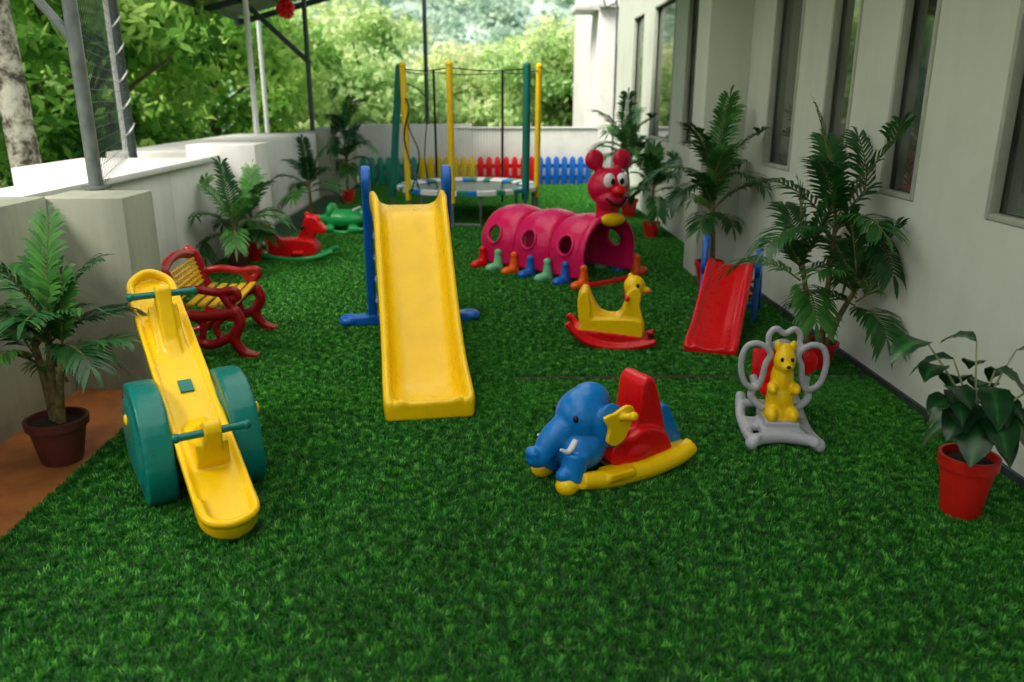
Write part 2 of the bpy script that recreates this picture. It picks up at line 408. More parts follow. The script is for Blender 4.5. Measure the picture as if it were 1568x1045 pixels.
for i,(a,mt) in enumerate(poles):
    a=R(a)
    p0=Vector((.97*math.cos(a),.97*math.sin(a),.12)); p1=Vector((.99*math.cos(a),.99*math.sin(a),2.0))
    if i==0: p1+=Vector((.10,0,0)); p0+=Vector((-.08,0,0))
    b=B()
    if mt is BLK: b.cyl(p0,p1,.018)
    else:
        b.cyl(p0+Vector((0,0,.2)),p1,.05 if mt is DGR else .04); b.ell(p1,.045)
    b.done('pole_%d'%i,mt,e); tops.append(p1)
    if mt is not BLK:
        b=B(); b.cyl(p0-Vector((0,0,.1)),p0+Vector((0,0,.3)),.02); b.done('pole_base_%d'%i,METAL,e)
b=B()
for i in range(len(tops)):
    p=tops[i];q=tops[(i+1)%len(tops)]
    if (p-q).length>.3:
        mm=(p+q)/2-Vector((0,0,.07)); b.tube([p-Vector((0,0,.04)),mm,q-Vector((0,0,.04))],.008,False,6)
b.tube([tops[0]-Vector((0,0,.3)),(-.7,-.9,1.5),(-.78,-.8,1.1),(-.6,-.95,.5)],.012,False,6)
b.tube([tops[1]-Vector((0,0,.1)),(-.75,-.6,1.3),(-.6,-.8,.9),(-.72,-.8,.45)],.01,False,6)
b.tube([tops[1]-Vector((0,0,.2)),(-.6,-.4,1.7),(-.5,-.5,1.5),(-.55,-.55,.9),(-.5,-.6,.5)],.008,False,6)
b.done('net_rope',BLK,e)
b=B()
for k in range(60):
    a=R(-38+k*160/60); b.cyl((.95*math.cos(a),.95*math.sin(a),zf),(.97*math.cos(a),.97*math.sin(a),1.93),.0013,seg=3)
b.done('safety_net',BLK,e)

# ---------------------------------------------------------------- big slide
dx,dy=(-.305+.515),(3.86-5.32)
e=empty('yellow_slide',(-.515,5.32,0),math.degrees(math.atan2(dy,dx)))
def chute(b,prof,w):
    secs=[]
    for x,bed,hw,under,ww in prof:
        W=w*ww/2; t=bed+hw
        half=[(W+.0,under),(W+.006,(under+t)/2),(W+.004,t-.012),(W-.008,t),(W-.026,t),(W-.040,t-.014),(W-.052,bed+hw*.45),(W-.075,bed+.018),(W-.12,bed+.002)]
        secs.append([(x,y,z) for y,z in half]+[(x,-y,z) for y,z in reversed(half)])
    b.loft(secs)
def smoothctrl(ctrl,k=5):
    out=[]
    n=len(ctrl)
    for i in range(n-1):
        a=ctrl[max(i-1,0)];b_=ctrl[i];c=ctrl[i+1];d=ctrl[min(i+2,n-1)]
        for q in range(k):
            t=q/k; out.append(tuple(.5*((2*B_)+(C-A)*t+(2*A-5*B_+4*C-D)*t*t+(3*B_-A-3*C+D)*t**3) for A,B_,C,D in zip(a,b_,c,d)))
    out.append(ctrl[-1]); return out
ctrl=[(-.28,.90,.10,.86,1.08),(-.16,.90,.10,.86,1.05),(.0,.89,.105,.84,1.02),(.10,.845,.12,.79,.99),(.25,.73,.13,.67,.98),(.5,.525,.13,.465,.97),(.75,.335,.13,.275,.96),(.95,.185,.14,.13,.96),(1.1,.090,.145,.03,.97),(1.22,.062,.13,.012,.98),(1.34,.062,.10,.010,.98),(1.41,.078,.06,.010,.98),(1.445,.110,.022,.010,.97),(1.478,.108,.008,.012,.92)]
b=B(); chute(b,smoothctrl(ctrl),.475)
b.done('chute',YEL,e,remesh=.0085,sm=5)
b=B(); b.box((.8,0,.13),(.03,.30,.20)); b.done('chute_rib',YEL,e,bevel=.01)
b=B()
for s in (1,-1):
    y=s*.275
    b.prism([(-.50,.03),(-.42,.03),(-.35,.45),(-.30,.85),(-.24,1.02),(-.24,1.10),(-.29,1.16),(-.35,1.15),(-.38,1.05),(-.40,.80),(-.46,.4)],y-.035,y+.03,4)
b.box((-.46,0,.045),(.12,.88,.07))
b.ell((-.46,.45,.045),(.08,.07,.045)); b.ell((-.46,-.45,.045),(.08,.07,.045))
b.done('ladder_sides',BLU,e,remesh=.009,sm=4)
b=B()
for k,z in enumerate((.20,.36,.52,.68)):
    x=-.44+(z-.05)*.13; b.box((x,0,z),(.11,.50,.028))
b.done('ladder_steps',plastic('step_grey',(.40,.50,.62)),e,bevel=.008)
b=B(); b.box((-.26,0,.835),(.20,.46,.04)); b.done('platform',BLU,e,bevel=.01)

# ---------------------------------------------------------------- seesaw
e=empty('toddler_seesaw',(-1.30,3.27,0),math.degrees(math.atan2(1.22,-.72)))
M=Matrix.Translation((0,0,.405))@Matrix.Rotation(R(-25.8),4,'Y')
def rr_out(l,w,n=14):
    out=[]
    for sgn,c in ((1,l-w),(-1,-(l-w))):
        for k in range(n+1):
            a=-math.pi/2+math.pi*k/n
            out.append((c+sgn*w*math.cos(a), sgn*w*math.sin(a)))
    return out
b=B(M)
out=rr_out(.79,.110)
b.prism(out,-.03,.02,0,axis='z')
b.tube([(x*.985,y*.93,.022) for x,y in out],.012,True,8,1,False)
for s in (1,-1):
    b.tube([(s*.62,-.095,.025),(s*.73,-.085,.04),(s*.78,0,.06),(s*.73,.085,.04),(s*.62,.095,.025)],.018)
b.prism([(-.16,-.10),(.16,-.10),(.12,.02),(-.12,.02)],-.09,.09,0)
for s in (1,-1):
    b.prism([(s*.16,.0),(s*.36,.0),(s*.45,.02),(s*.47,.18),(s*.45,.23),(s*.415,.235),(s*.385,.19),(s*.27,.06)],-.032,.032,3)
    b.prism([(s*.18,.0),(s*.46,.0),(s*.44,.13),(s*.33,.06)],-.062,.062,2)
b.done('seesaw_beam',YEL,e,remesh=.0075,sm=4)
b=B(M)
for s in (1,-1):
    b.cyl((s*.435,-.125,.19),(s*.435,.125,.19),.015); b.ell((s*.435,-.13,.19),.019); b.ell((s*.435,.13,.19),.019)
b.box((0,0,.0235),(.07,.055,.012))
b.done('handles',TEAL,e)
b=B()
for s in (1,-1):
    y=s*.172
    pf=[(-.30,.08),(-.31,.20),(-.25,.37),(-.12,.46),(.05,.465),(.20,.39),(.28,.25),(.27,.10),(.20,.02),(.08,.01),(-.08,.01),(-.22,.015)]
    b.prism(pf,y-.058,y+.058,4)
    b.prism([(p[0]*.72,.235+(p[1]-.235)*.72) for p in pf],y-.072,y+.072,4)
b.cyl((0,-.2,.31),(0,.2,.31),.05)
b.box((0,0,.10),(.26,.34,.10))
b.done('rocker_base',TEAL,e,remesh=.01,sm=6)
b=B()
for s in (1,-1): b.ell((0,s*.245,.32),(.026,.010,.026))
b.ell((-.20,s*.24,.34),(.02,.01,.03)); b.done('hub_caps',YEL,e)
b=B(M); b.ell((.435,0,.215),(.022,.022,.022)); b.done('handle_knob',WHT,e)

# ---------------------------------------------------------------- bench
e=empty('kids_bench',(-1.80,5.27,0),4)
b=B()
for y in (-.33,.33):
    b.tube([(.26,y,.02),(.20,y,.05),(.155,y,.14),(.20,y,.24),(.17,y,.33)],[.034,.032,.038,.038,.034],False,10)
    b.tube([(-.26,y,.02),(-.20,y,.04),(-.15,y,.12),(-.16,y,.22),(-.13,y,.32)],[.034,.034,.038,.038,.036],False,10)
    b.tube([(-.16,y,.18),(0,y,.10),(.17,y,.17)],.032)
    b.tube([(-.15,y,.30),(0,y,.29),(.19,y,.31)],.036)
    b.tube([(-.13,y,.30),(-.18,y,.42),(-.21,y,.55),(-.26,y,.60),(-.29,y,.57)],[.036,.034,.03,.03,.022],False,10)
    b.tube([(-.18,y,.44),(-.05,y,.46),(.08,y,.44),(.18,y,.45),(.20,y,.41),(.16,y,.39)],.028)
    b.tube([(.17,y,.33),(.13,y,.38),(.10,y,.44)],.026)
    b.tube([(-.12,y,.30),(-.03,y,.24),(-.05,y,.12)],.024); b.tube([(.14,y,.30),(.05,y,.22),(.08,y,.13)],.022)
    b.box((-.25,y,.018),(.10,.06,.036)); b.box((.25,y,.018),(.10,.06,.036))
b.tube([(-.24,-.33,.56),(-.255,-.15,.60),(-.26,0,.61),(-.255,.15,.60),(-.24,.33,.56)],.03)
b.done('side_frames',MAR,e,remesh=.008,sm=2)
b=B()
for k in range(5): b.box((-.10+k*.066,0,.345+.006*abs(k-2)),(.045,.62,.018))
for k in range(6):
    z=.385+k*.032; b.box((-.165-.3*(z-.36),0,z),(.014,.62,.014),(0,-16,0))
for k in range(11):
    y=-.27+k*.054; b.box((-.198,y,.465),(.012,.014,.19),(0,-16,0))
b.done('slats',DYE,e,bevel=.004)

# ---------------------------------------------------------------- rocking toys
def rockers(b,x0,z0,x1,z1,ys,r,low=.022):
    for y in ys:
        b.tube([(x0,y,z0),(x0*.6,y,low+(z0-low)*.28),(0,y,low),(x1*.6,y,low+(z1-low)*.28),(x1,y,z1)],r,False,10,6,True,1.0)
e=empty('duck_rocker',(.82,5.17,0),-8,.95)
b=B()
rockers(b,-.31,.19,.31,.075,(-.12,.12),.026)
b.box((-.22,0,.085),(.05,.24,.03)); b.box((.2,0,.05),(.05,.24,.03)); b.prism([(-.27,.12),(-.15,.045),(.0,.03),(.15,.04),(.26,.06),(.2,.10),(-.2,.14)],-.115,.115,3)
b.done('rockers',RED,e,remesh=.008,sm=4)
b=B()
body=[(-.20,.09),(-.23,.20),(-.24,.34),(-.21,.42),(-.165,.42),(-.13,.34),(-.08,.26),(.0,.235),(.06,.25),(.09,.33),(.10,.40),(.17,.44),(.20,.38),(.19,.32),(.21,.24),(.23,.16),(.20,.08),(.0,.06)]
b.prism(body,-.08,.08,4)
b.prism([(-.20,.09),(-.20,.2),(-.05,.22),(.08,.22),(.20,.2),(.20,.08),(.0,.05)],-.105,.105,4)
b.prism([(-.22,.2),(-.235,.34),(-.205,.41),(-.17,.40),(-.15,.3),(-.15,.2)],-.105,.105,3)
b.ell((.15,0,.44),(.075,.07,.075)); b.ell((.215,0,.415),(.05,.04,.022)); b.ell((.12,0,.51),(.02,.015,.025))
b.done('duck_body',YEL,e,remesh=.008,sm=5)
b=B(); b.ell((.235,0,.405),(.035,.042,.014)); b.done('beak',ORG,e)
b=B(); b.cyl((.10,-.13,.375),(.10,.13,.375),.014); b.ell((.10,.13,.375),.018); b.ell((.10,-.13,.375),.018); b.done('handle',RED,e)
b=B(); 
for s in(1,-1): b.ell((.17,s*.068,.455),(.012,.008,.015))
b.done('eyes',BLK,e)
e=empty('horse_rocker',(-2.0,8.3,0),-4)
b=B(); rockers(b,-.42,.13,.42,.11,(-.13,.13),.028); b.box((-.25,0,.06),(.06,.26,.03)); b.box((.25,0,.055),(.06,.26,.03)); b.done('rockers',GRN,e,remesh=.009,sm=3)
b=B()
body=[(-.24,.07),(-.30,.20),(-.33,.33),(-.29,.37),(-.24,.33),(-.20,.25),(-.08,.21),(.04,.23),(.09,.32),(.12,.41),(.19,.46),(.25,.43),(.31,.36),(.34,.31),(.31,.27),(.25,.29),(.22,.24),(.24,.15),(.22,.07),(.0,.06)]
b.prism(body,-.06,.06,4)
b.prism([(-.24,.06),(-.27,.2),(-.1,.22),(.05,.22),(.22,.19),(.23,.07),(0,.04)],-.10,.10,4)
b.ell((.21,0,.40),(.08,.06,.07)); b.ell((.15,.03,.465),(.02,.012,.035)); b.ell((.15,-.03,.465),(.02,.012,.035)); b.box((.05,0,.08),(.1,.28,.03))
b.done('horse_body',RED,e,remesh=.009,sm=5)
b=B(); b.cyl((.12,-.12,.34),(.12,.12,.34),.014); 
for s in(1,-1): b.ell((.235,s*.058,.41),(.012,.008,.015))
b.done('handle_and_eyes',BLK,e)
e=empty('crocodile_rocker',(-1.78,10.05,0),-10)
b=B(); b.ell((0,0,.17),(.30,.15,.12)); b.ell((-.16,0,.26),(.06,.13,.11)); b.ell((.27,0,.22),(.11,.085,.09)); b.ell((.36,0,.20),(.07,.07,.045))
for s in(1,-1):
    b.ell((.27,s*.04,.31),.03)
    for x in (-.18,.16): b.ell((x,s*.13,.06),(.09,.05,.05))
rockers(b,-.36,.11,.36,.11,(-.13,.13),.024); b.ell((-.34,0,.18),(.1,.05,.04)); b.done('body',GRN,e,remesh=.01,sm=4)
b=B(); b.cyl((.16,-.13,.30),(.16,.13,.30),.014)
for s in(1,-1): b.ell((.285,s*.045,.325),(.018,.018,.02)); b.ell((.36,s*.055,.175),(.05,.01,.012))
b.done('white_details',WHT,e)
# elephant
e=empty('elephant_rocker',(.555,3.28,0),-152,.90)
b=B()
for y in(-.15,.15):
    b.tube([(-.37,y,.11),(-.28,y,.075),(-.1,y,.05),(.12,y,.05),(.30,y,.075)],[.045,.05,.052,.05,.04],False,12)
b.box((-.31,0,.095),(.10,.32,.05)); b.box((-.05,0,.055),(.22,.30,.04)); b.box((.1,.155,.08),(.15,.11,.035)); b.box((.1,-.155,.08),(.15,.11,.035))
for s in(1,-1): b.ell((.35,s*.11,.05),(.06,.055,.05))
b.done('rocker_base',YEL,e,remesh=.008,sm=5)
b=B()
b.ell((.20,0,.33),(.135,.125,.14)); b.ell((.16,0,.41),(.10,.09,.08)); b.ell((.22,0,.19),(.14,.14,.13))
b.tube([(.28,0,.30),(.37,0,.25),(.42,0,.18),(.455,0,.165),(.475,0,.19)],[.075,.062,.05,.045,.042],False,14)
b.ell((.475,0,.20),(.035,.042,.03))
for s in(1,-1):
    b.cyl((.29,s*.085,.19),(.32,s*.10,.06),.065,.06)
    b.ell((.12,s*.125,.31),(.085,.028,.115),(0,10,0)); b.ell((.36,s*.10,.10),(.045,.04,.04))
b.prism([(-.20,.08),(-.20,.30),(-.25,.33),(-.30,.25),(-.34,.16),(-.35,.10)],-.09,.09,3)
b.done('elephant_body',LBL,e,remesh=.008,sm=5)
b=B()
for s in(1,-1):
    b.prism([(.06,.26),(.02,.38),(.06,.41),(.13,.385),(.19,.37),(.16,.31),(.17,.25),(.12,.22)],s*.158-.012,s*.158+.012,3)
    b.cyl((.10,s*.16,.36),(.06,s*.215,.375),.017); b.ell((.06,s*.215,.375),.022)
b.done('yellow_ears',YEL,e,remesh=.005,sm=3)
b=B()
seat=[(.10,.10),(.10,.27),(.07,.30),(.03,.25),(-.03,.245),(-.06,.29),(-.075,.39),(-.09,.47),(-.13,.495),(-.165,.47),(-.20,.37),(-.24,.22),(-.25,.10)]
b.prism(seat,-.095,.095,4); b.ell((-.13,0,.41),(.035,.09,.075)); b.prism([(.08,.08),(.10,.20),(.0,.22),(-.1,.25),(-.22,.2),(-.24,.08)],-.135,.135,3)
b.ell((-.05,0,.13),(.17,.155,.09))
b.done('seat',RED,e,remesh=.008,sm=9)
b=B()
for s in(1,-1): b.tube([(.29,s*.08,.25),(.34,s*.10,.215),(.385,s*.10,.235)],[.018,.014,.006],False,10)
b.done('tusks',WHT,e)
b=B()
for s in(1,-1): b.ell((.295,s*.085,.36),(.012,.014,.018))
b.done('eyes',BLK,e)

# ---------------------------------------------------------------- grey bear ride
e=empty('bear_ride_on_toy',(1.42,3.66,0),-97)
b=B()
for y in(-.15,.15):
    b.tube([(-.24,y*.9,.12),(-.12,y,.05),(.05,y,.03),(.19,y,.045),(.23,y*.8,.06)],.026)
b.box((.0,0,.05),(.12,.30,.035)); b.tube([(.2,-.15,.05),(.17,0,.055),(.2,.15,.05)],.03); b.box((-.18,0,.09),(.05,.28,.03))
b.box((.02,0,.09),(.24,.16,.05)); b.box((.10,0,.06),(.16,.2,.04))
for s in(1,-1):
    b.ell((.21,s*.155,.035),(.04,.03,.035))
    b.tube([(.03,s*.07,.14),(.02,s*.135,.20),(0,s*.12,.26),(-.02,s*.13,.30)],.02)
    b.tube([(.03,s*.065,.43),(.03,s*.12,.475),(.03,s*.178,.46),(.03,s*.20,.38),(.03,s*.178,.28),(.03,s*.12,.25),(.03,s*.095,.30),(.03,s*.085,.37)],.016,True)
b.tube([(.0,-.055,.42),(.0,-.075,.50),(.0,-.045,.545),(.0,0,.52),(.0,.045,.545),(.0,.075,.50),(.0,.055,.42)],.016)
b.tube([(-.02,-.06,.44),(-.02,0,.47),(-.02,.06,.44)],.02)
b.done('grey_frame',GREY,e,remesh=.007,sm=3)
b=B()
b.ell((.03,0,.19),(.07,.068,.12)); b.ell((.03,0,.30),(.06,.055,.11)); b.ell((.05,0,.40),(.052,.052,.065)); b.ell((.10,0,.385),(.035,.03,.025))
b.cyl((.03,0,.07),(.03,0,.2),.085,.065); b.ell((.04,0,.455),(.03,.035,.03))
for s in(1,-1): b.ell((.04,s*.036,.47),(.015,.016,.03)); b.ell((.08,s*.055,.27),(.05,.022,.028)); b.ell((.09,s*.05,.14),(.05,.03,.04))
b.done('bear_body',YEL,e,remesh=.006,sm=4)
b=B()
for s in(1,-1): b.ell((.096,s*.024,.418),(.008,.008,.011))
b.ell((.135,0,.393),(.008,.011,.008)); b.done('bear_face',BLK,e)
b=B(); b.box((-.1,0,.20),(.14,.14,.03)); b.prism([(-.15,.20),(-.18,.20),(-.20,.36),(-.17,.37)],-.10,.10,2)
b.ell((-.02,.13,.37),(.012,.045,.06)); b.done('red_seat',RED,e,bevel=.01)

# ---------------------------------------------------------------- small red slide
p0=Vector((1.80,5.82)); p1=Vector((1.43,4.93)); d=p1-p0
e=empty('red_slide',(p0.x,p0.y,0),math.degrees(math.atan2(d.y,d.x)))
Ls=d.length
b=B()
cs=[(-.06,.41,.03,.385,1.0),(.0,.41,.05,.38,1.0),(.12,.375,.055,.34,1.0),(.4,.245,.055,.21,1.0),(.65,.125,.05,.09,1.0),(.8,.075,.045,.02,1.02),(.9,.055,.03,.008,1.04),(Ls,.045,.012,.008,1.0)]
chute(b,smoothctrl(cs),.33); b.done('chute',RED,e,remesh=.0075,sm=4)
b=B()
for s in(1,-1):
    y=s*.195
    b.prism([(-.42,.0),(-.35,.0),(-.12,.36),(.0,.34),(.04,.42),(-.01,.57),(-.07,.62),(-.13,.59),(-.15,.46)],y-.022,y+.022,3)
    b.tube([(-.05,y,.38),(.03,y,.2),(.06,y,.02)],.024)
b.box((-.39,0,.03),(.05,.40,.04)); b.done('ladder_frame',BLU,e,remesh=.008,sm=3)
b=B(); b.box((-.28,0,.14),(.09,.36,.02)); b.box((-.2,0,.27),(.09,.36,.02)); b.done('ladder_steps',RED,e,bevel=.006)

# ---------------------------------------------------------------- caterpillar tunnel
fx=Vector((1.10,7.16)); bx=Vector((.22,8.22)); d=fx-bx; LT=d.length
e=empty('caterpillar_tunnel',(fx.x,fx.y,0),math.degrees(math.atan2(d.y,d.x))+3)
HWd=.36
def arch(x,w,h,n=20,z0=.06):
    pts=[(x,w*.96,z0)]
    for k in range(n+1):
        a=math.pi*k/n; sn=max(0,math.sin(a)); pts.append((x,w*math.cos(a),.24+(h-.24)*sn**.9))
    pts.append((x,-w*.96,z0)); return pts
nseg=3; sl_=LT/nseg
for i in range(nseg):
    x1=-i*sl_; x0=x1-sl_*.99
    xs=[x0,x0+.03,x0+.09,(x0+x1)/2,x1-.09,x1-.03,x1]
    wf=[.90,.96,1.0,1.03,1.0,.96,.90]
    if i==0: wf[-1]=1.04; wf[-2]=1.06
    b=B()
    rows=[]
    for x,f_ in zip(xs,wf): rows.append(arch(x,HWd*f_,.585*f_))
    for x,f_ in reversed(list(zip(xs,wf))): rows.append(arch(x,HWd*f_-.03,.585*f_-.03))
    rows.append(rows[0])
    b.loft(rows,cap=False,closed=False)
    bmesh.ops.remove_doubles(b.bm,verts=b.bm.verts,dist=1e-5)
    bmesh.ops.holes_fill(b.bm,edges=[ed for ed in b.bm.edges if ed.is_boundary],sides=0)
    o=b.done('tunnel_segment_%d'%i,MAG,e)
    for md in list(o.modifiers): o.modifiers.remove(md)
    cb=B(); xm=(x0+x1)/2
    for s in(1,-1):
        cb.cyl((xm,s*.05,.31),(xm,s*.6,.37),.08,.08,28)
    co=cb.done('cut',MAG,e); co.hide_render=True
    md=o.modifiers.new('bo','BOOLEAN'); md.object=co; md.operation='DIFFERENCE'; md.solver='EXACT'
    md=o.modifiers.new('r','REMESH'); md.mode='VOXEL'; md.voxel_size=.010; md.use_smooth_shade=True
    md=o.modifiers.new('s','SMOOTH'); md.iterations=3
    bpy.context.view_layer.update()
    dg=bpy.context.evaluated_depsgraph_get(); me=bpy.data.meshes.new_from_object(o.evaluated_get(dg))
    o.modifiers.clear(); o.data=me; bpy.data.objects.remove(co)
    b=B()
    for s in(1,-1):
        pts=[(xm+.088*math.cos(t*math.pi/8),0,.345+.088*math.sin(t*math.pi/8)) for t in range(16)]
        pts=[(p[0],s*(HWd*1.03*math.sqrt(max(0,1-((max(p[2],.24)-.24)/.363)**2))),p[2]) for p in pts]
        b.tube(pts,.013,True,8,2)
    b.done('hole_rim_%d'%i,MAG,e)
fcols=[ORG,BLU,LGN,BLU,ORG,LGN,RED]
for s in(1,-1):
    for k in range(7):
        x=.02-k*(LT/6.3); mt=fcols[k]
        b=B(); y=s*.41
        b.lathe([(.05,.0),(.055,.02),(.045,.07),(.035,.13),(.03,.17)],(x,y-s*.03,0),16); b.ell((x,y+s*.04,.035),(.055,.09,.045)); b.ell((x,y-s*.03,.175),.036)
        b.done('foot_%d_%d'%(k,s),mt,e,remesh=.008,sm=3)
b=B(); b.tube([(.0,.40,.03),(.08,.36,.03),(.10,.0,.02),(.08,-.36,.03),(.0,-.40,.03)],.03); b.done('front_sill',RED,e)
b=B(); b.ell((-.35,.0,.06),(.05,.06,.08)); b.done('inner_step',GRN,e)
H=empty('head',(-.06,.02,.85)); H.parent=e
H.rotation_euler=(0,0,R(-72)-e.rotation_euler.z)
HEAD=plastic('plastic_crimson',(.60,.004,.045))
b=B()
b.ell((0,0,0),(.17,.195,.17)); b.ell((.06,0,-.10),(.14,.15,.10)); b.cyl((0,0,-.29),(0,0,-.1),.11,.10)
for s in(1,-1): b.ell((-.02,s*.135,.235),(.05,.09,.09)); b.cyl((-.02,s*.07,.1),(-.02,s*.11,.2),.04)
b.done('head_shape',HEAD,H,remesh=.01,sm=4)
b=B(); b.ell((.20,0,-.02),(.06,.065,.05)); b.done('nose',RED,H)
b=B(); 
for s in(1,-1): b.ell((.138,s*.062,.065),(.04,.054,.066))
b.done('eyes',WHT,H)
b=B(); 
for s in(1,-1): b.ell((.172,s*.045,.06),(.014,.022,.028))
b.tube([(.165,.10,-.08),(.205,.04,-.13),(.205,-.04,-.13),(.165,-.10,-.08)],.009)
b.done('pupils_and_smile',BLK,H)
b=B(); b.ell((.11,0,-.28),(.04,.12,.06)); b.done('name_collar',YEL,H)

# ---------------------------------------------------------------- plants
def pot(b,sb,r,h,c):
    b.lathe([(r*.68,0),(r*.70,.005),(r*.95,h*.80),(r*.95,h*.82),(r*1.06,h*.82),(r*1.08,h*.99),(r*1.05,h),(r*.95,h),(r*.92,h*.88),(.001,h*.86)],c,28)
    sb.lathe([(r*.9,h*.885),(r*.5,h*.92),(.001,h*.93)],c,20)
def frond_geo(V,F,vv,base,azim,elev,L,droop,nl=17,ll=.13,lw=.011,xlim=None,rach=None):
    d=Vector((math.cos(azim)*math.cos(elev),math.sin(azim)*math.cos(elev),math.sin(elev)))
    pts=[];p=Vector(base);dd=d.copy();N=22
    for i in range(N+1):
        pts.append(p.copy()); dd=(dd+Vector((0,0,-droop/N*(i/N+.25)*2))).normalized(); p=p+dd*(L/N)
        if xlim and (p.x>xlim[1]-.05 or p.x<xlim[0]+.05):   # frond bends along the wall
            p.x=min(max(p.x,xlim[0]+.05),xlim[1]-.05); dd=Vector((dd.x*.1,dd.y+(.02 if dd.y>0 else -.02),dd.z)).normalized()
    rach.append([q.copy() for q in pts[::3]]+[pts[-1]])
    tone=random.uniform(.05,.8)
    for i in range(nl+1):
        f=.15+.85*i/nl; fi=f*N; k=min(int(fi),N-1); q=pts[k].lerp(pts[k+1],fi-k); t=(pts[k+1]-pts[k]).normalized() if (pts[k+1]-pts[k]).length>1e-6 else d
        side=t.cross(Vector((0,0,1))); side=side.normalized() if side.length>1e-3 else Vector((1,0,0))
        up=side.cross(t)
        l=ll*(.5+.9*math.sin(min(1,f*1.0)*math.pi*.84))*random.uniform(.85,1.12)
        for s in(1,-1):
            if i==nl and s==-1: continue
            fw=.65+.6*f
            ld=(side*s+t*fw+up*random.uniform(.05,.30)).normalized() if i<nl else t
            w=lw*random.uniform(.8,1.2); wd=ld.cross(up).normalized()*w
            mid=q+ld*l*.45+up*.004; tip=q+ld*l-Vector((0,0,l*.28))
            q3=q+ld*l*.8-Vector((0,0,l*.12))
            n0=len(V); V.extend([q-wd*.4,q+wd*.4,mid+wd,mid-wd,q3+wd*.65,q3-wd*.65,tip,tip])
            F.extend([(n0,n0+1,n0+2,n0+3),(n0+3,n0+2,n0+4,n0+5),(n0+5,n0+4,n0+6,n0+7)])
            vv.extend([min(1,max(0,tone+random.uniform(-.15,.2)))]*8)
def palm(name,loc,pr,ph,pm,stems,seed,ll=.12,lw=.011,xlim=None,nf=9,Lf=.5,elr=66,dr=1.0):
    random.seed(seed)
    e=empty(name,(loc[0],loc[1],.006))
    b=B();sb=B();pot(b,sb,pr,ph,(0,0,0)); b.done('pot',pm,e); sb.done('soil',SOIL,e)
    V=[];F=[];vv=[];rach=[]; tb=B()
    xl=(xlim[0]-loc[0],xlim[1]-loc[0]) if xlim else None
    for st in stems:
        sx,sy,h,tx,ty=st[:5]; n_=st[5] if len(st)>5 else nf; LL=st[6] if len(st)>6 else Lf
        tb.tube([(sx,sy,ph*.85),(sx+tx*.3,sy+ty*.3,ph+(h-ph)*.4),(sx+tx,sy+ty,h)],[.022,.018,.013],False,8)
        for k in range(n_):
            az=2*math.pi*(k*.382)+random.uniform(-.3,.3)+seed
            f=k/max(1,n_-1); el=R(78-elr*f+random.uniform(-6,6))
            frond_geo(V,F,vv,(sx+tx,sy+ty,h-.14*f*min(1,h*2)),az,el,LL*random.uniform(.85,1.1)*(1-.08*f),(.6+.6*f)*dr,19,ll,lw,xl,rach)
    for r_ in rach: tb.tube(r_,[.006,.0045,.002],False,5,2)
    tb.done('stems',TRUNK,e)
    V=[(min(max(v[0],xl[0]),xl[1]),v[1],v[2]) if xl else tuple(v) for v in V]
    arraymesh('fronds',[tuple(v) for v in V],F,PALM,e,vv)
XR=(-9,2.255); XLm=(-2.33,9); 
palm('palm_plant',(2.02,4.66),.115,.17,POTR,[(.02,.0,.94,-.02,-.05,10,.66),(-.05,.03,.66,-.09,.0,7,.50),(.05,-.03,.56,.05,-.18,7,.48)],3,.14,.012,XR,elr=60,dr=.85)
palm('palm_plant',(1.93,6.86),.12,.24,POTR,[(0,0,1.02,-.02,-.02,11,.58),(.03,0,.74,-.04,0,7,.46)],5,.14,.012,XR,elr=60,dr=.9)
palm('palm_plant',(1.95,9.52),.10,.19,POTR,[(0,0,.64,.0,0,10,.48)],8,.14,.013,XR)
palm('palm_plant',(1.98,11.3),.12,.25,POTR,[(0,0,1.02,-.10,0,11,.62),(0,0,.74,-.05,0,7,.50)],11,.15,.014,XR)
palm('palm_plant',(-1.97,3.45),.125,.21,POTB,[(0,0,.66,.02,.03,8,.44),(-.02,.02,.56,-.06,.05,6,.38),(.03,-.02,.52,.05,.02,4,.32)],14,.12,.011,XLm,elr=52,dr=.7)
palm('palm_plant',(-2.42,7.72),.09,.16,POTB,[(0,0,.45,.0,0,11,.54)],17,.13,.012,(-2.74,9))
palm('palm_plant',(-2.38,8.15),.085,.22,POTR,[(0,0,.52,.0,0,9,.40)],20,.14,.013,(-2.6,9))
palm('palm_plant',(-2.32,10.65),.09,.16,POTB,[(0,0,.55,.0,0,11,.52)],23,.13,.013,(-2.8,9))
palm('palm_plant',(-2.24,13.05),.11,.2,POTR,[(0,0,1.12,.0,0,11,.6),(0,0,.75,.03,0,8,.5)],26,.15,.014,(-2.45,9))
random.seed(5)
e=empty('broadleaf_plant',(1.88,2.83,.006))
b=B();sb=B();pot(b,sb,.103,.26,(0,0,0)); b.done('pot',POTR,e); sb.done('soil',SOIL,e)
V=[];F=[];vv=[];tb=B();t2=B()
t2.tube([(0,0,.22),(.01,0,.30),(.015,.0,.38)],[.022,.02,.015],False,8)
def bleaf(base,az,el,l,w,tone):
    d=Vector((math.cos(az)*math.cos(el),math.sin(az)*math.cos(el),math.sin(el)))
    side=d.cross(Vector((0,0,1))).normalized(); N=9;p=Vector(base);dd=d.copy();n0=len(V)
    for i in range(N+1):
        f=i/N; ww=w*(math.sin(math.pi*min(1,f**.75))**.75 if 0<f<1 else .02)
        for k,s in enumerate((-1,-.5,0,.5,1)):
            z=abs(s)*.22*ww+ .004*math.sin(f*20+s*3); V.append(p+side*s*ww+Vector((0,0,1))*z); vv.append(min(1,max(0,tone+(.5 if s==0 else 0)+(.12 if (i%2) else 0))))
        dd=(dd+Vector((0,0,-.15))).normalized(); p=p+dd*(l/N)
    for i in range(N):
        for k in range(4):
            a=n0+i*5+k; F.append((a,a+1,a+6,a+5))
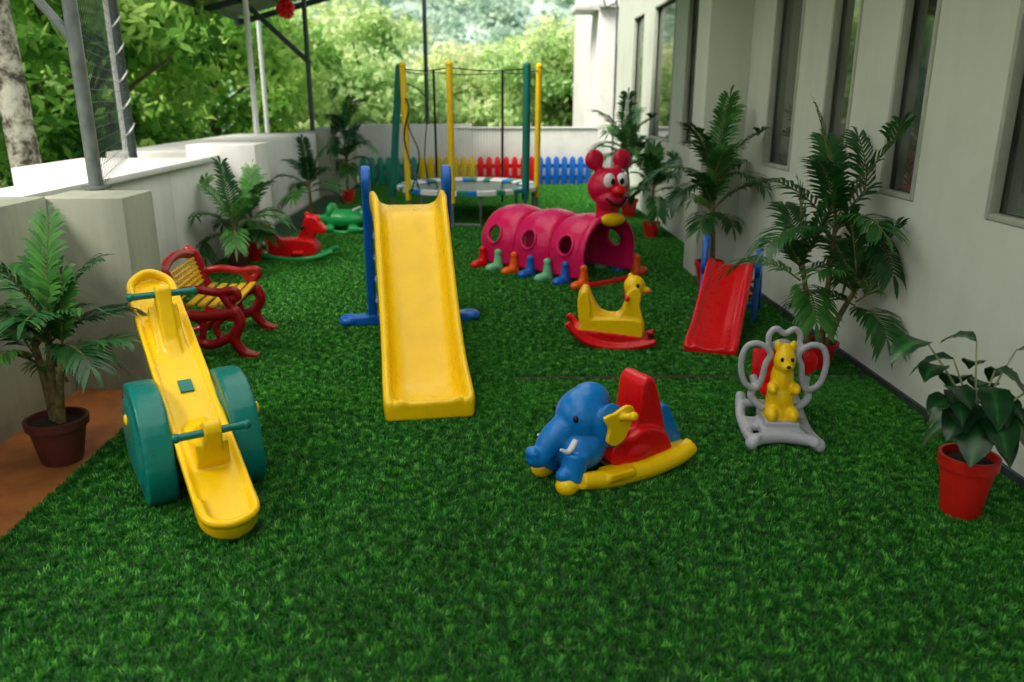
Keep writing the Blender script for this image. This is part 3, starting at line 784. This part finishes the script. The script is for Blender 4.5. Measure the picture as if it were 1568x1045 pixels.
L_=[]
tips=[(-.24,.0,.72),(-.10,.05,.64),(.02,-.03,.62),(.12,.02,.68),(.22,-.06,.60),(.0,.08,.70),(-.16,-.05,.56)]
for tx,ty,tz in tips:
    tb.tube([(.015,0,.34),(tx*.45,ty*.5,.34+(tz-.34)*.55),(tx,ty,tz)],[.006,.0045,.003],False,6)
    for k in range(3):
        f=1-.25*k; bp=Vector((tx*f,ty*f,.34+(tz-.34)*f)); az=math.atan2(ty,tx)+random.uniform(-1.5,1.5)
        L_.append((bp,az,R(random.uniform(-5,30)),random.uniform(.14,.21),random.uniform(.042,.062)))
for az,l in((2.9,.22),(3.7,.22),(4.6,.22),(5.4,.22),(0.2,.2),(4.1,.20),(1.4,.2),(5.0,.20)):
    bp=Vector((.015+.05*math.cos(az),.05*math.sin(az),random.uniform(.42,.52))); tb.tube([(.015,0,.36),tuple(bp)],.004,False,5)
    L_.append((bp,az,R(random.uniform(-30,10)),l,.07))
for bp,az,el,l,w in L_: bleaf(bp,az,el,l,w,random.uniform(.0,.5))
V=[(min(v[0],.37),v[1],v[2]) for v in V]
t2.done('lower_stem',STEMO,e); tb.done('branches',STEMG,e); arraymesh('leaves',V,F,BROAD,e,vv,True)

# ---------------------------------------------------------------- trees
def leaves(C,rad,N,l,w,tone,vsp=.18,flat=.6):
    n=len(C); idx=rng.integers(0,n,N)
    off=rng.normal(0,1,(N,3)); off/=np.linalg.norm(off,axis=1)[:,None]; off*=(rng.uniform(0,1,N)**.45)[:,None]*rad[idx][:,None]; off[:,2]*=flat
    P=C[idx]+off
    d=rng.normal(0,1,(N,3)); d[:,2]-=.5; d/=np.linalg.norm(d,axis=1)[:,None]
    u=rng.normal(0,1,(N,3)); u[:,2]+=1.3
    s=np.cross(d,u); s/=np.linalg.norm(s,axis=1)[:,None]
    L=l*rng.uniform(.6,1.3,N)[:,None]; W=w*rng.uniform(.6,1.3,N)[:,None]
    V=np.stack([P,P+d*L*.45+s*W,P+d*L,P+d*L*.45-s*W],1)
    F=(np.arange(N)*4)[:,None]+np.arange(4)
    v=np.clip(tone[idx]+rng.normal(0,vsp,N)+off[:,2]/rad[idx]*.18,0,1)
    return V.reshape(-1,3),F,np.repeat(v,4)
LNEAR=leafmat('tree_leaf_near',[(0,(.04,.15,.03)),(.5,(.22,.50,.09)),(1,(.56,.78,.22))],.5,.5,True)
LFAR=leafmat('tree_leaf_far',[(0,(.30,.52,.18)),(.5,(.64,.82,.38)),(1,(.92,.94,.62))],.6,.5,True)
LHAZ=leafmat('tree_leaf_haze_tint',[(0,(.34,.50,.42)),(.5,(.48,.63,.50)),(1,(.66,.78,.58))],.8,.4,True)  # distance haze put into these leaf colours
def tree(name,x,y,zc,r,N,l,w,mat,bark=BARK,ncl=60,tb0=.0,crad=.6,tr=.16):
    e=empty(name,(x,y,-3.2))
    C=rng.normal(0,1,(ncl,3)); C/=np.linalg.norm(C,axis=1)[:,None]; C*=(rng.uniform(.15,1,ncl)**.5)[:,None]; C*=np.array(r); C[:,2]+=zc+3.2
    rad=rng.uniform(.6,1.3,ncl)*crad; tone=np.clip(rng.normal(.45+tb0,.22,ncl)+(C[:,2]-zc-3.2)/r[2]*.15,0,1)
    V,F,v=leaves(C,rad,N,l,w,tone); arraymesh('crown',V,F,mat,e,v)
    b=B(); top=zc+3.2+r[2]*.4
    b.tube([(0,0,0),(.15,.1,top*.4),(-.1,.1,top*.75),(0,0,top)],[tr*1.3,tr,tr*.7,tr*.3],False,10)
    for k in range(0,ncl,4):
        c=C[k]; z=min(c[2]*.75,top*.85); b.tube([(0,0,z),(c[0]*.5,c[1]*.5,(z+c[2])/2+.1),tuple(c)],[tr*.35,tr*.2,.01],False,6,3)
    b.done('trunk_and_limbs',bark,e)
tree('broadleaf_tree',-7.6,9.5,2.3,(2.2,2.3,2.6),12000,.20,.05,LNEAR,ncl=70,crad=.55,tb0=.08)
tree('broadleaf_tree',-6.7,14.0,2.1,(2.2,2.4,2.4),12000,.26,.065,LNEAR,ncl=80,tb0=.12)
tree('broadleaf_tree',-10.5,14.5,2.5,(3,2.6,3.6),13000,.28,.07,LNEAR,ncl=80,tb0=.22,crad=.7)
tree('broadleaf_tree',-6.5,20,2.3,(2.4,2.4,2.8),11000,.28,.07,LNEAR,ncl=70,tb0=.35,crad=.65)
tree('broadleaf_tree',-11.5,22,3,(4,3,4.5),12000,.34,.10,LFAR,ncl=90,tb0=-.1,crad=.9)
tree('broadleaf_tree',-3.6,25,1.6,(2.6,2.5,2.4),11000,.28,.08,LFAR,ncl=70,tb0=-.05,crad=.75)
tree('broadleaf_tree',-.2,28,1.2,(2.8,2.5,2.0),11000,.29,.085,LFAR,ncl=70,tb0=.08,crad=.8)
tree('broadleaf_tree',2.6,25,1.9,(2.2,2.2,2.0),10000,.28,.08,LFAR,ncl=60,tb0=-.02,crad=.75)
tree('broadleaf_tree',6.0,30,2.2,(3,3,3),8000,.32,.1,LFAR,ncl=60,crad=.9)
e=empty('palm_trunk_tree',(-4.95,8.9,-3.2))
b=B(); b.tube([(0,0,0),(.05,0,2.5),(.0,0,5),(-.12,0,8.5)],[.19,.16,.145,.12],False,18,8); b.done('trunk',PBARK,e)
C=np.array([[math.cos(a)*1.2-.1,math.sin(a)*1.2,8.9+.2*math.sin(3*a)] for a in np.linspace(0,6.28,14)])
V,F,v=leaves(C,np.full(14,.8),2500,.4,.05,np.full(14,.5)); arraymesh('crown',V,F,LNEAR,e,v)
n=380
C=np.stack([rng.uniform(-45,30,n),rng.uniform(36,58,n),np.zeros(n)],1); C[:,2]=-2.5+(C[:,1]-36)*.17+rng.uniform(0,3.8,n)+np.where(C[:,0]<-9,2.5,0)
V,F,v=leaves(C,rng.uniform(1.2,2.4,n),42000,.6,.22,np.clip(rng.normal(.45,.25,n),0,1),.15,.8); arraymesh('background_trees',V,F,LFAR,None,v)
m,n_,bs=nt('forest_hill_haze_tint'); t=noise(n_,.22,8,'Position',.7)
r=ramp(n_,t.outputs['Fac'],[(.35,(.30,.44,.39)),(.5,(.42,.55,.47)),(.65,(.55,.67,.54))]); n_.links.new(r.outputs['Color'],bs.inputs['Base Color']); bs.inputs['Roughness'].default_value=1  # pale bluish haze painted into the hill colour
nx,ny=120,50; V=[];F=[]
for j in range(ny):
    for i in range(nx):
        x=-220+440*i/(nx-1); y=56+150*j/(ny-1); f=j/(ny-1)
        z=-3.3+ (1-math.cos(f*math.pi))*.5*(44+16*math.sin(x*.018+1.2))+ (2.2*mn.noise(Vector((x*.09,y*.09,0)))+1.6*mn.noise(Vector((x*.3,y*.3,2))))*min(1,f*6)
        V.append((x,y,z))
for j in range(ny-1):
    for i in range(nx-1):
        a=j*nx+i; F.append((a,a+1,a+nx+1,a+nx))
hill=arraymesh('forested_hill',V,F,m,None,None,True)
VV=np.array(V); VV=VV[np.abs(VV[:,0])<60]; VV=VV[VV[:,1]<125]; nsel=1800; sel=VV[rng.integers(0,len(VV),nsel)]+rng.normal(0,1,(nsel,3))*np.array([2,2,.5]); sel[:,2]+=1
V2,F2,v2=leaves(sel,rng.uniform(1.2,2.6,nsel),60000,.9,.35,np.clip(rng.normal(.5,.25,nsel),0,1),.15,.8)
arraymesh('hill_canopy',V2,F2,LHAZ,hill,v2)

# ---------------------------------------------------------------- light, world, camera
w=bpy.data.worlds.new('World'); sc.world=w; w.use_nodes=True; n=w.node_tree
sky=n.nodes.new('ShaderNodeTexSky'); sky.sky_type='NISHITA'; sky.sun_disc=False
sunaz=R(-125); el=R(54)
sv=Vector((math.sin(sunaz)*math.cos(el),math.cos(sunaz)*math.cos(el),math.sin(el)))
sky.sun_elevation=el; sky.sun_rotation=sunaz; sky.air_density=1.0; sky.dust_density=5; sky.ozone_density=.3
n.links.new(sky.outputs['Color'],n.nodes['Background'].inputs['Color']); n.nodes['Background'].inputs['Strength'].default_value=.15
l=bpy.data.lights.new('sun','SUN'); l.energy=5.0; l.angle=R(28); l.color=(1,.95,.86)
o=bpy.data.objects.new('sun',l); o.rotation_euler=(-sv).to_track_quat('-Z','Y').to_euler(); col.objects.link(o)
c=bpy.data.cameras.new('camera'); c.sensor_width=36; c.lens=1229/1568*36; c.clip_end=2000; c.clip_start=.05
c.dof.use_dof=True; c.dof.focus_distance=3.9; c.dof.aperture_fstop=1.8
o=bpy.data.objects.new('camera',c); o.location=(0,0,1.6); o.rotation_euler=(R(90-16.8),0,R(-1.7)); col.objects.link(o); sc.camera=o
sc.view_settings.view_transform='Standard'; sc.view_settings.look='None'; sc.view_settings.exposure=0
